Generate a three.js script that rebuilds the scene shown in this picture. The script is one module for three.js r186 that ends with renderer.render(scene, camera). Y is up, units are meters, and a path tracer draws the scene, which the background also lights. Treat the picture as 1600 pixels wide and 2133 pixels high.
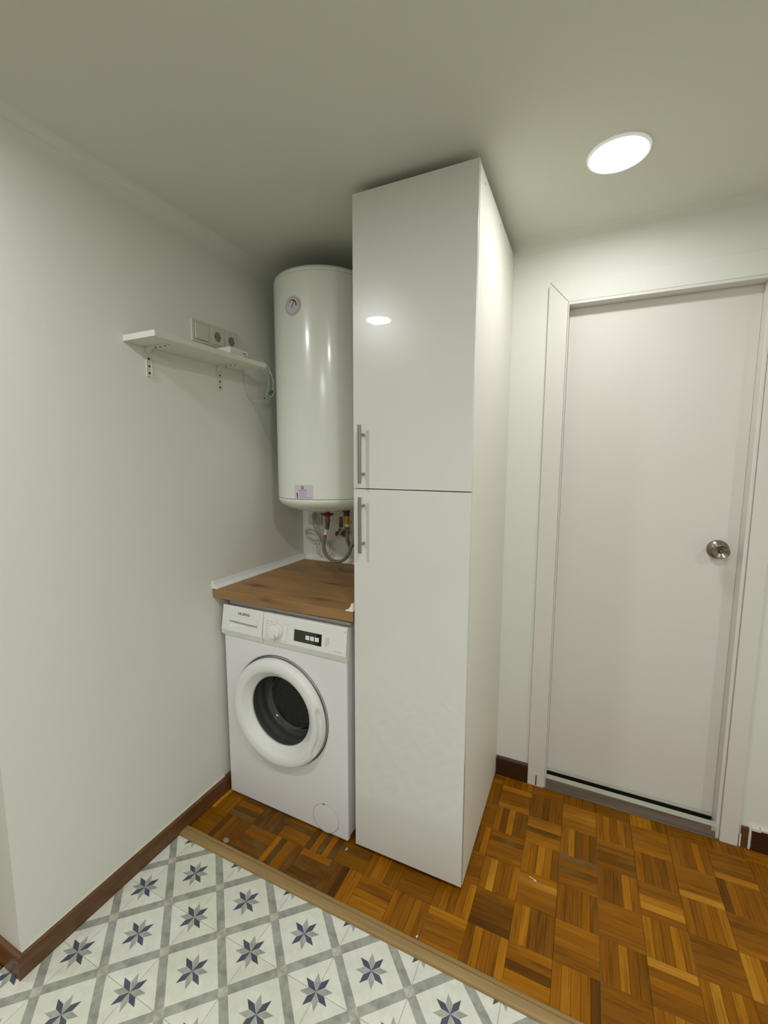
import * as THREE from 'three';
import { RoundedBoxGeometry } from 'three/addons/geometries/RoundedBoxGeometry.js';
import { mergeGeometries, toCreasedNormals } from 'three/addons/utils/BufferGeometryUtils.js';
import { RectAreaLightUniformsLib } from 'three/addons/lights/RectAreaLightUniformsLib.js';
import { FontLoader } from 'three/addons/loaders/FontLoader.js';
import { TextGeometry } from 'three/addons/geometries/TextGeometry.js';

// ------------------------------------------------------------------ camera, light, exposure
const scene = new THREE.Scene();
scene.background = new THREE.Color(0x000000);
const camera = new THREE.PerspectiveCamera(99.58, 1600 / 2133, 0.05, 30);
camera.rotation.order = 'YXZ';
camera.position.set(1.3668, 1.4378, 1.9127);
camera.rotation.set(-0.1164, 0.4341, 0.0026);
const renderer = new THREE.WebGLRenderer({ antialias: true });
renderer.toneMapping = THREE.LinearToneMapping;
renderer.toneMappingExposure = 2.42;
renderer.shadowMap.enabled = true;
RectAreaLightUniformsLib.init();
const LAMP_COLOR = new THREE.Color(0.975, 0.982, 1.0);
const LAMP_POWER = 105;            // luminance of the light just under each downlight
const LAMPS = [[1.405, 0.433], [0.17, 1.845], [1.62, 1.776], [3.05, 1.72], [-1.27, 1.92]];
const STRENGTH = [0.46, 1, 1, 1, 1];   // the fitting by the door is the dimmest
const H = 2.3;                    // ceiling height

// ------------------------------------------------------------------ helpers
let seed = 7;
const rnd = () => { seed = (seed * 1664525 + 1013904223) >>> 0; return seed / 4294967296; };
const rr = (a, b) => a + (b - a) * rnd();
const taken = {};
function numbered(n) { const k = taken[n] = (taken[n] ?? -1) + 1; return k ? `${n}_${String(k).padStart(3, '0')}` : n; }
function shadows(m) { m.castShadow = m.receiveShadow = true; return m; }
function thing(name, label, category, [x, y, z] = [0, 0, 0], turn = 0, group) {
  const o = new THREE.Group(); o.name = numbered(name); scene.add(o);
  o.position.set(x, y, z); o.rotation.y = turn; o.userData = { label, category };
  if (group) o.userData.group = group;
  return o;
}
function mesh(name, geos, mat, parent) {
  const g = Array.isArray(geos) ? mergeGeometries(geos.map(q => { q = q.index ? q.toNonIndexed() : q; for (const k of Object.keys(q.attributes)) if (!['position', 'normal', 'uv'].includes(k)) q.deleteAttribute(k); return q; })) : geos;
  const m = shadows(new THREE.Mesh(g, mat)); m.name = parent ? name : numbered(name);
  (parent || scene).add(m); return m;
}
function single(name, geos, mat, label, category, group) {
  const m = mesh(name, geos, mat); m.userData = { label, category }; if (group) m.userData.group = group; return m;
}
function struct(name, geos, mat) { const m = mesh(name, geos, mat); m.userData.kind = 'structure'; return m; }
// box between two corners, edges rounded by r, uv in metres along the longest axis
function box(x0, x1, y0, y1, z0, z1, r = 0) {
  const w = x1 - x0, h = y1 - y0, d = z1 - z0;
  const g = r ? new RoundedBoxGeometry(w, h, d, 2, Math.min(r, w / 2.01, h / 2.01, d / 2.01)) : new THREE.BoxGeometry(w, h, d);
  g.translate((x0 + x1) / 2, (y0 + y1) / 2, (z0 + z1) / 2);
  return metreUV(g);
}
function metreUV(g, swap) {
  const p = g.attributes.position, n = g.attributes.normal, uv = new Float32Array(p.count * 2);
  for (let i = 0; i < p.count; i++) {
    const ax = Math.abs(n.getX(i)), ay = Math.abs(n.getY(i)), az = Math.abs(n.getZ(i));
    let u, v;
    if (ay >= ax && ay >= az) { u = p.getX(i); v = p.getZ(i); } else if (ax >= az) { u = p.getZ(i); v = p.getY(i); } else { u = p.getX(i); v = p.getY(i); }
    if (swap) [u, v] = [v, u];
    uv[2 * i] = u; uv[2 * i + 1] = v;
  }
  g.setAttribute('uv', new THREE.BufferAttribute(uv, 2)); return g;
}
const V = (a) => new THREE.Vector3(...a);
function tube(pts, r, seg = 60, rad = 10) { return new THREE.TubeGeometry(new THREE.CatmullRomCurve3(pts.map(V), false, 'centripetal'), seg, r, rad, false); }
function cyl(r0, r1, h, [x, y, z], seg = 28) { const g = new THREE.CylinderGeometry(r0, r1, h, seg); g.translate(x, y, z); return g; }
function lathe(pts, seg = 48, a0 = 0, a1 = Math.PI * 2) { return new THREE.LatheGeometry(pts.map(p => new THREE.Vector2(p[0], p[1])), seg, a0, a1); }
function rodZ(r, z0, z1, x, y, seg = 20) { const g = new THREE.CylinderGeometry(r, r, z1 - z0, seg); g.rotateX(Math.PI / 2); g.translate(x, y, (z0 + z1) / 2); return g; }
function rodX(r, x0, x1, y, z, seg = 20) { const g = new THREE.CylinderGeometry(r, r, x1 - x0, seg); g.rotateZ(Math.PI / 2); g.translate((x0 + x1) / 2, y, z); return g; }
// hexagonal nut round a vertical axis
const nut = (r, h, p) => cyl(r, r, h, p, 6);

// ---------- noise
function hash(x, y, s) { let h = (x * 374761393 + y * 668265263 + s * 2147483647) | 0; h = Math.imul(h ^ (h >>> 13), 1274126177); h ^= h >>> 16; return (h >>> 0) / 4294967296; }
function vnoise(x, y, px, py, s) {   // periodic value noise
  const xi = Math.floor(x), yi = Math.floor(y), fx = x - xi, fy = y - yi, sx = fx * fx * (3 - 2 * fx), sy = fy * fy * (3 - 2 * fy);
  const m = (a, b) => ((a % b) + b) % b, A = m(xi, px), B = m(xi + 1, px), C = m(yi, py), D = m(yi + 1, py);
  const a = hash(A, C, s), b = hash(B, C, s), c = hash(A, D, s), d = hash(B, D, s);
  return a + (b - a) * sx + (c - a) * sy + (a - b - c + d) * sx * sy;
}
function texture(w, h, f, srgb, rep = [1, 1]) {
  const d = new Uint8Array(w * h * 4);
  for (let j = 0; j < h; j++) for (let i = 0; i < w; i++) {
    const c = f((i + 0.5) / w, (j + 0.5) / h), k = 4 * (j * w + i);
    for (let q = 0; q < 3; q++) d[k + q] = Math.max(0, Math.min(255, Math.round(255 * (typeof c === 'number' ? c : c[q]))));
    d[k + 3] = 255;
  }
  const t = new THREE.DataTexture(d, w, h); t.wrapS = t.wrapT = THREE.RepeatWrapping; t.magFilter = THREE.LinearFilter; t.minFilter = THREE.LinearMipmapLinearFilter; t.generateMipmaps = true;
  if (srgb) t.colorSpace = THREE.SRGBColorSpace;
  t.repeat.set(...rep); t.needsUpdate = true; return t;
}
const mix = (a, b, t) => a + (b - a) * t;
const grain = (u, v, s) => {          // streaks along u, tileable
  const w = 0.35 * vnoise(u * 4, v * 6, 4, 6, s + 9);
  return 0.4 * vnoise(u * 6, (v + 0.06 * w) * 48, 6, 48, s) + 0.3 * vnoise(u * 12, v * 110, 12, 110, s + 1) + 0.3 * vnoise(u * 3, v * 14, 3, 14, s + 2);
};

// ------------------------------------------------------------------ materials
const std = (color, roughness = 0.6, extra = {}) => new THREE.MeshStandardMaterial({ color, roughness, ...extra });
const phys = (color, roughness, extra = {}) => new THREE.MeshPhysicalMaterial({ color, roughness, ...extra });
const bumpWall = texture(512, 512, (u, v) => 0.5 * vnoise(u * 90, v * 90, 90, 90, 3) + 0.3 * vnoise(u * 30, v * 30, 30, 30, 4) + 0.2 * vnoise(u * 180, v * 180, 180, 180, 5), false, [1.2, 1.2]);
const grainStrip = texture(512, 512, (u, v) => { const g = grain(u, v, 20); return mix(0.72, 1.0, g) * (g < 0.3 ? 0.93 : 1); }, true, [2, 4]);
const grainDark = texture(512, 256, (u, v) => mix(0.62, 1.0, grain(u, v, 31)), true, [1.2, 8]);
const grainPine = texture(512, 256, (u, v) => mix(0.78, 1.0, grain(u, v, 41)), true, [1.2, 8]);
const scuffRough = texture(512, 512, (u, v) => { const n = 0.5 * vnoise(u * 14, v * 14, 14, 14, 61) + 0.5 * vnoise(u * 60, v * 60, 60, 60, 62); return [n, mix(0.26, 0.55, n), n]; }, false, [3, 3]);
const wallPaint = std('#dfe0d6', 0.85, { bumpMap: bumpWall, bumpScale: 0.00025 });
const ceilPaint = std('#dcddd0', 0.95, { bumpMap: bumpWall, bumpScale: 0.0003 });
const doorPaint = std('#dbd8cf', 0.5, { bumpMap: bumpWall, bumpScale: 0.0002 });
const casingPaint = std('#dcd8cf', 0.45);
const glossWhite = phys('#dcdcd5', 0.28, { clearcoat: 1, clearcoatRoughness: 0.02 });
const carcassWhite = std('#e8e6d9', 0.5);
const plasticWhite = std('#e5e5e1', 0.4);
const enamelWasher = std('#e5e4e5', 0.33);
const boilerWhite = phys('#e4e6db', 0.3, { clearcoat: 0.6, clearcoatRoughness: 0.13 });
const shelfWhite = std('#d8d7c9', 0.5);
const agedWhite = std('#cfccb8', 0.45);
const steel = std('#a29a90', 0.32, { metalness: 0.9 });
const nickel = std('#8d8478', 0.28, { metalness: 0.9 });
const screwMetal = std('#57534a', 0.45, { metalness: 0.7 });
const brass = std('#a88421', 0.38, { metalness: 0.35 });
const dullSteel = std('#6a6355', 0.42, { metalness: 0.55 });
const blackPlastic = std('#121110', 0.35);
const darkGap = std('#0c0a08', 0.9);
const rubberGrey = std('#7d7d7b', 0.4);
const redPlastic = std('#a01220', 0.4);
const hoseGrey = std('#7b7567', 0.5, { bumpMap: texture(64, 64, (u, v) => Math.abs(Math.sin((u + v) * 6.283 * 2)) * 0.5 + Math.abs(Math.sin((u - v) * 6.283 * 2)) * 0.5, false, [60, 3]), bumpScale: 0.0008 });
const cableWhite = std('#d3d3c6', 0.5);
const darkWood = std('#7b5230', 0.4, { map: grainDark });
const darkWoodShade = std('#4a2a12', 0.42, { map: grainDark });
const tanWood = std('#ab8c57', 0.5, { map: grainPine });
const sillWood = std('#8d7f6f', 0.7, { map: grainDark });
const printDark = std('#4a4844', 0.6);
const faintPrint = std('#8e8c86', 0.6);

// ------------------------------------------------------------------ room shell
const slab = struct('floor', [box(-2.2, 4.2, -0.15, -0.006, -0.4, 5.2)], std('#3a2208', 0.8));
struct('wall_left', [box(-2, 0, 0, H, -0.2, 1.377, 0)], wallPaint);
struct('wall_back', [box(0, 1.272, 0, H, -0.2, 0), box(1.903, 4, 0, H, -0.2, 0), box(1.272, 1.903, 2.058, H, -0.2, 0)], wallPaint);
struct('wall_right', [box(4, 4.2, 0, H, -0.2, 5)], wallPaint);
struct('wall_front', [box(-2.2, 4.2, 0, H, 5, 5.2)], wallPaint);
struct('wall_corridor', [box(-2.2, -2, 0, H, 1.377, 5)], wallPaint);
struct('ceiling', [box(-2.2, 4.2, H, H + 0.2, -0.2, 5.2)], ceilPaint);

// soft plaster rounding where the walls meet the ceiling
{
  const R = 0.045, cove = (len) => { const s = new THREE.Shape(); s.moveTo(-0.001, 0.001); s.lineTo(R, 0.001); s.lineTo(R, 0); for (let k = 1; k <= 24; k++) { const a = Math.PI / 2 * k / 24; s.lineTo(R - R * Math.sin(a), -R + R * Math.cos(a)); } s.lineTo(-0.001, -R); s.closePath(); return new THREE.ExtrudeGeometry(s, { depth: len, bevelEnabled: false }); };
  const a = cove(1.377); a.translate(0, H, 0); struct('trim_2', [metreUV(toCreasedNormals(a, 0.5))], wallPaint);
  const b = cove(4); b.rotateY(-Math.PI / 2); b.translate(4, H, 0); struct('trim_3', [metreUV(toCreasedNormals(b, 0.5))], wallPaint);
}
// baseboard: profile with an eased top edge, run along +x or +z
function boardProfile(h, t) { const s = new THREE.Shape(); s.moveTo(0, 0); s.lineTo(t, 0); s.lineTo(t, h - 0.012); s.quadraticCurveTo(t, h - 0.003, t * 0.45, h); s.lineTo(0, h); s.closePath(); return s; }
function board(len, h, t) { return new THREE.ExtrudeGeometry(boardProfile(h, t), { depth: len, bevelEnabled: false, curveSegments: 5 }); }
{
  const g = board(1.3772, 0.07, 0.014); metreUV(g);
  struct('baseboard_left', [g], darkWood);
  const c = board(1.8, 0.07, 0.014); c.rotateY(-Math.PI / 2); c.translate(0.0142, 0, 1.377); metreUV(c);
  struct('baseboard_corridor', [c], darkWood);
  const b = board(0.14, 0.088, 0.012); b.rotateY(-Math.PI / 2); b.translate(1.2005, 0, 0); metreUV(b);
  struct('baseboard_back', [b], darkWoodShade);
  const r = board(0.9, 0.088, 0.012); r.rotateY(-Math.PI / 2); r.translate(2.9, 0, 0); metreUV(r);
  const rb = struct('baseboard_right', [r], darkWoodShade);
  const bits = []; let x = 1.995; while (x < 2.35) { const l = rr(0.02, 0.05); bits.push(box(x, x + l, 0.085 - rr(0, 0.006), 0.0915, 0.0, 0.0128 + rr(0, 0.0012), 0.001)); x += l - 0.004; }
  bits.push(box(1.988, 1.995, 0.002, 0.088, 0, 0.0126, 0.001), box(1.962, 1.967, 0.0, 0.05, 0, 0.011, 0.001));
  mesh('paint_smear', bits, casingPaint, rb);
  mesh('stub_board', [box(1.967, 1.988, 0.0, 0.082, 0, 0.009, 0.001)], darkWood, rb);
  // thin line of filler above the left baseboard
  const cb = mesh('caulk_bead', [box(0, 0.006, 0.0695, 0.0725, 0.62, 1.377, 0.001)], agedWhite, scene.getObjectByName('baseboard_left'));
}

// ------------------------------------------------------------------ parquet
const TONES = ['#5f3a05', '#6e4306', '#7d4c07', '#8f5908', '#9b6009', '#a6680a', '#b2710d', '#c07e16', '#cf9029', '#dca040'];
// boards that lost their varnish: grey-brown scuffs in blotches over the wood
const scuffed = (base, grey, lo, s) => texture(512, 512, (u, v) => {
  const g = mix(0.74, 1.0, grain(u, v, 20)), n = 0.6 * vnoise(u * 7, v * 7, 7, 7, s) + 0.25 * vnoise(u * 22, v * 22, 22, 22, s + 1) + 0.15 * vnoise(u * 20, v * 120, 20, 120, s + 2);
  const k = Math.max(0, Math.min(0.42, (n - lo) * 1.6)); return [0, 1, 2].map(i => mix(base[i] * g, grey[i], k));
}, true, [2, 2]);
const toneMat = TONES.map(c => phys(c, 0.5, { map: grainStrip, roughnessMap: scuffRough, bumpMap: grainStrip, bumpScale: 0.00015, specularIntensity: 0.3 }));
const wornMat = [scuffed([0.40, 0.26, 0.07], [0.42, 0.36, 0.25], 0.42, 81), scuffed([0.45, 0.28, 0.05], [0.46, 0.39, 0.28], 0.46, 84), scuffed([0.50, 0.31, 0.05], [0.48, 0.42, 0.33], 0.5, 87), scuffed([0.50, 0.315, 0.03], [0.50, 0.43, 0.34], 0.48, 93)].map(map => phys('#ffffff', 0.6, { map, specularIntensity: 0.3 }));
for (const m of toneMat) m.roughness = 1;
// one strip: flat top with chamfered edges, 18 triangles
function stripGeometry(x0, x1, z0, z1, alongX, dy) {
  const c = 0.0007, y = -0.0004 - dy, b = -0.006, P = [], N = [], U = [];
  const ou = rnd(), ov = rnd();
  const quad = (a, q, d, e, n) => { for (const p of [a, q, d, a, d, e]) { P.push(...p); N.push(...n); const [u, v] = alongX ? [p[0], p[2]] : [p[2], p[0]]; U.push(u + ou, v + ov); } };
  const T = [[x0 + c, y, z0 + c], [x0 + c, y, z1 - c], [x1 - c, y, z1 - c], [x1 - c, y, z0 + c]], M = [[x0, y - c, z0], [x0, y - c, z1], [x1, y - c, z1], [x1, y - c, z0]], B = M.map(p => [p[0], b, p[2]]);
  quad(T[0], T[1], T[2], T[3], [0, 1, 0]);
  const nn = [[-1, 0, 0], [0, 0, 1], [1, 0, 0], [0, 0, -1]], k = Math.SQRT1_2;
  for (let i = 0; i < 4; i++) { const j = (i + 1) % 4; quad(M[i], M[j], T[j], T[i], [nn[i][0] * k, k, nn[i][2] * k]); quad(B[i], B[j], M[j], M[i], nn[i]); }
  const g = new THREE.BufferGeometry();
  g.setAttribute('position', new THREE.Float32BufferAttribute(P, 3)); g.setAttribute('normal', new THREE.Float32BufferAttribute(N, 3)); g.setAttribute('uv', new THREE.Float32BufferAttribute(U, 2));
  return g;
}
// tones of the blocks as they lie: column,row -> five strips (back to front, or left to right); a..c are worn grey-brown
const BLOCKS = {
  '0,0': '74446', '0,1': '62733', '0,2': '5d545', '0,3': '58446', '0,4': '42221', '0,5': '36447',
  '1,-1': '44444', '1,0': '33233', '1,1': '67d67', '1,2': '65763', '1,3': '68554', '1,4': '67333', '1,5': '64166',
  '2,-1': '44444', '2,0': '67765', '2,1': '57d3d', '2,2': 'd4d45', '2,3': '43454', '2,4': '65544', '2,5': '57651',
  '3,-1': '33333', '3,0': '56464', '3,1': '54dd3', '3,2': '33375', '3,3': '55545', '3,4': '44733', '3,5': '44333',
  '4,-1': '77733', '4,0': '55556', '4,1': '53434', '4,2': '44784', '4,3': '75475', '4,4': '84543', '4,5': '55764',
  '5,-1': '33333', '5,0': '54364', '5,1': '55458', '5,2': '54557', '5,3': '34444', '5,4': '58474', '5,5': '44444',
  '6,0': '44437', '6,1': '25444', '6,2': '43446', '6,3': '87344', '7,0': '44444', '7,1': '44344', '7,2': '44544', '7,3': '45444',
  '-1,4': '46457', '-1,5': '75445', '-1,3': '44445', '-2,4': '33333', '-2,5': '54454', '-3,4': '46633', '-3,5': '53676', '-4,4': '33b33', '-4,5': 'b2066', '-4,6': '44444',
  '-5,4': 'b5b5a', '-5,5': '5bbab', '-6,4': '44b44', '-6,5': '6a44b', '-7,4': 'aabba', '-7,5': '33bcb', '-8,4': '4b4ab', '-8,5': '13222', '-9,4': '48444', '-9,5': '33333', '-10,4': '66666', '-10,5': 'bbbbb',
};
{
  const X0 = 1.1035, Z0 = 0.0665, DX = 0.1245, DZ = 0.1282;
  const strips = [];
  for (let c = -9; c <= 23; c++) for (let r = -1; r <= 6; r++) {
    const alongX = (((c + r) % 2) + 2) % 2 === 0, code = BLOCKS[`${c},${r}`];
    const bx = X0 + c * DX, bz = Z0 + r * DZ;
    for (let k = 0; k < 5; k++) {
      const g = 0.0002, e = 0.0004;
      let x0, x1, z0, z1;
      if (alongX) { x0 = bx + e; x1 = bx + DX - e; z0 = bz + k * DZ / 5 + g; z1 = bz + (k + 1) * DZ / 5 - g; } else { z0 = bz + e; z1 = bz + DZ - e; x0 = bx + k * DX / 5 + g; x1 = bx + (k + 1) * DX / 5 - g; }
      const dy = rr(0, 0.0005);
      let ch = code ? code[k] : String(3 + Math.floor(rnd() * 3.2));
      x0 = Math.max(x0, 0.0145); z0 = Math.max(z0, 0.0); z1 = Math.min(z1, 0.846); x1 = Math.min(x1, 3.99);
      if (x1 - x0 < 0.004 || z1 - z0 < 0.004) continue;
      if (x1 < 1.0 && z1 < 0.52) continue;                               // wholly under the machine and the cabinet
      const m = /[a-d]/.test(ch) ? wornMat['abcd'.indexOf(ch)] : toneMat[Math.max(0, Math.min(9, +ch))];
      const cx = (x0 + x1) / 2, cz = (z0 + z1) / 2;
      const seen = x1 > 0.0 && cx < 2.02 - 0.15 * Math.max(0, cz - 0.3) && !(cx < 1.03 && cz < 0.6);
      strips.push({ g: stripGeometry(x0, x1, z0, z1, alongX, dy), m, d: (seen ? 0 : 100) + Math.hypot(cx - 1.3668, cz - 1.9127) });
    }
  }
  for (let i = 0; i < 15; i++) for (let j = 0; j < 28; j++) for (let k = 0; k < 5; k++) {   // the corridor past the end of the left wall
    const x = -0.0785 - (i + 1) * DX, z = 1.492 + j * DZ, q = (i + j) % 2, e = 0.0004;
    strips.push({ g: q ? stripGeometry(x + e, x + DX - e, z + k * DZ / 5 + 0.0002, z + (k + 1) * DZ / 5 - 0.0002, true, 0) : stripGeometry(x + k * DX / 5 + 0.0002, x + (k + 1) * DX / 5 - 0.0002, z + e, z + DZ - e, false, 0), m: toneMat[3 + Math.floor(rnd() * 4)], d: 200 + i + j });
  }
  strips.sort((a, b) => a.d - b.d);
  const rest = new Map();
  strips.forEach((s, i) => { if (i < 300) mesh('parquet_strip', s.g, s.m, slab); else { if (!rest.has(s.m)) rest.set(s.m, []); rest.get(s.m).push(s.g); } });
  const mats = [...rest.keys()], geos = mats.map(m => mergeGeometries(rest.get(m)));
  const all = mergeGeometries(geos, true), o = shadows(new THREE.Mesh(all, mats)); o.name = 'parquet_strips'; o.userData.kind = 'stuff'; slab.add(o);
  // grey filler in a few open joints between the blocks
  const fill = std('#6f6352', 0.8);
  for (const [x, z0, z1] of [[1.4774, 0.2, 0.36], [1.4774, 0.36, 0.6], [1.4774, 0.6, 0.84], [1.228, 0.19, 0.3], [1.228, 0.45, 0.56], [1.353, 0.3, 0.42], [1.7262, 0.46, 0.58], [0.981, 0.73, 0.82]]) mesh('joint_filler', [box(x - 0.0005, x + 0.0005, -0.004, -0.0006, z0, z1)], fill, slab);
  // the corridor beyond the end of the left wall has boards of the same wood
  for (let k = 0; k < 4; k++) { const z0 = 1.3925 + k * 0.025; mesh('parquet_strip', stripGeometry(-1.98, -0.078, z0, z0 + 0.0245, true, 0), toneMat[[6, 5, 6, 4][k]], slab); }
}
// ------------------------------------------------------------------ patterned tiles
const tilePrint = (() => {
  const S = 768, cv = document.createElement('canvas'); cv.width = cv.height = S; const q = cv.getContext('2d');
  q.fillStyle = '#dcddcf'; q.fillRect(0, 0, S, S);
  const bw = 0.108 * S;
  const band = (x0, y0, x1, y1) => { q.strokeStyle = '#9d9f94'; q.lineWidth = bw; q.beginPath(); q.moveTo(x0 * S, y0 * S); q.lineTo(x1 * S, y1 * S); q.stroke(); };
  band(-0.1, 0.6, 0.6, -0.1); band(0.4, -0.1, 1.1, 0.6); band(1.1, 0.4, 0.4, 1.1); band(0.6, 1.1, -0.1, 0.4);
  for (const [x, y] of [[0.5, 0], [0, 0.5], [1, 0.5], [0.5, 1]]) { q.save(); q.translate(x * S, y * S); q.rotate(Math.PI / 4); q.fillStyle = '#b9b6a6'; q.fillRect(-bw / 2, -bw / 2, bw, bw); q.restore(); }
  const star = (cx, cy) => {
    const R = 0.204 * S, h = R * 0.5412;
    for (let k = 0; k < 8; k++) {
      const a = -(22.5 + 45 * k) * Math.PI / 180;
      q.fillStyle = k % 2 ? '#4a4e5e' : '#9e9f96';
      q.beginPath(); q.moveTo(cx, cy); q.lineTo(cx + h * Math.cos(a - 0.36), cy + h * Math.sin(a - 0.36)); q.lineTo(cx + R * Math.cos(a), cy + R * Math.sin(a)); q.lineTo(cx + h * Math.cos(a + 0.36), cy + h * Math.sin(a + 0.36)); q.closePath(); q.fill();
    }
  };
  for (const [x, y] of [[0.5, 0.5], [0, 0], [1, 0], [0, 1], [1, 1]]) star(x * S, y * S);
  const im = q.getImageData(0, 0, S, S), d = im.data;
  for (let j = 0; j < S; j++) for (let i = 0; i < S; i++) {
    const u = i / S, v = j / S, k = 4 * (j * S + i);
    const n = 0.55 * vnoise(u * 9, v * 9, 9, 9, 71) + 0.3 * vnoise(u * 26, v * 26, 26, 26, 72) + 0.15 * vnoise(u * 90, v * 90, 90, 90, 73);
    const lum = (d[k] + d[k + 1] + d[k + 2]) / 3, amp = lum > 205 ? 0.05 : 0.2;
    for (let c = 0; c < 3; c++) d[k + c] = Math.max(0, Math.min(255, d[k + c] * (1 + amp * (n - 0.5) * 2)));
  }
  q.putImageData(im, 0, 0);
  const t = new THREE.CanvasTexture(cv); t.colorSpace = THREE.SRGBColorSpace; t.anisotropy = 8; return t;
})();
const tileMats = ['#ffffff', '#fbfbf8', '#f6f7f2'].map(c => std(c, 0.45, { map: tilePrint }));
const groutBed = mesh('grout_bed', [box(-0.07, 2.9, -0.006, -0.0012, 0.85, 1.36), box(-0.07, 4, -0.006, -0.0012, 1.36, 5)], std('#a5a595', 0.85), slab);
{
  const TX = 0.2304, TZ = 0.2155, CX = 0.1965, CZ = 0.955;
  const far = tileMats.map(() => []);
  for (let i = -1; i <= 16; i++) for (let j = 0; j <= 18; j++) {
    const xa = CX + (i - 0.5) * TX, za = CZ + (j - 0.5) * TZ, x0 = Math.max(-0.07, xa + 0.0007), x1 = xa + TX - 0.0007, z0 = za + 0.0007, z1 = za + TZ - 0.0007;
    if (j < 2 && x1 < 0.02) continue;                                    // would lie wholly under the wall
    const P = [], N = [], U = [], c = 0.0008, y = -rr(0, 0.0003);
    const quad = (a, b, d, e, n) => { for (const p of [a, b, d, a, d, e]) { P.push(...p); N.push(...n); U.push((p[0] - xa) / TX, 1 - (p[2] - za) / TZ); } };
    const T = [[x0 + c, y, z0 + c], [x0 + c, y, z1 - c], [x1 - c, y, z1 - c], [x1 - c, y, z0 + c]], M = [[x0, y - c, z0], [x0, y - c, z1], [x1, y - c, z1], [x1, y - c, z0]], B = M.map(p => [p[0], -0.004, p[2]]);
    quad(T[0], T[1], T[2], T[3], [0, 1, 0]);
    const nn = [[-1, 0, 0], [0, 0, 1], [1, 0, 0], [0, 0, -1]];
    for (let s = 0; s < 4; s++) { const t = (s + 1) % 4; quad(M[s], M[t], T[t], T[s], [nn[s][0] * 0.7071, 0.7071, nn[s][2] * 0.7071]); quad(B[s], B[t], M[t], M[s], nn[s]); }
    const g = new THREE.BufferGeometry();
    g.setAttribute('position', new THREE.Float32BufferAttribute(P, 3)); g.setAttribute('normal', new THREE.Float32BufferAttribute(N, 3)); g.setAttribute('uv', new THREE.Float32BufferAttribute(U, 2));
    const v = Math.floor(rnd() * 3);
    if (i <= 8 && j <= 5) mesh('floor_tile', g, tileMats[v], slab); else far[v].push(g);
  }
  const o = shadows(new THREE.Mesh(mergeGeometries(far.map(a => mergeGeometries(a)), true), tileMats)); o.name = 'floor_tiles'; o.userData.kind = 'stuff'; slab.add(o);
}
// wooden strip between the parquet and the tiles
{
  const s = new THREE.Shape(); s.moveTo(0, 0); s.lineTo(0, 0.006); s.quadraticCurveTo(0.002, 0.0085, 0.006, 0.009); s.lineTo(0.0145, 0.0105); s.lineTo(0.0155, 0.0078); s.lineTo(0.017, 0.0078); s.lineTo(0.018, 0.0105); s.lineTo(0.03, 0.0108); s.lineTo(0.038, 0.009); s.quadraticCurveTo(0.043, 0.007, 0.044, 0); s.closePath();
  const g = new THREE.ExtrudeGeometry(s, { depth: 2.5, bevelEnabled: false }); g.rotateY(-Math.PI / 2); g.scale(-1, 1, 1);
  // after the turn: profile across z, length along +x
  const idx = g.index; const p = g.attributes.position; if (!idx) for (let i = 0; i < p.count; i += 3) for (const a of Object.values(g.attributes)) for (let k = 0; k < a.itemSize; k++) { const t = a.array[(i + 1) * a.itemSize + k]; a.array[(i + 1) * a.itemSize + k] = a.array[(i + 2) * a.itemSize + k]; a.array[(i + 2) * a.itemSize + k] = t; }
  g.computeVertexNormals(); g.rotateY(-0.005); g.translate(0.0145, 0, 0.8245); metreUV(g);
  struct('trim_1', [g], tanWood);
}

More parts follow.
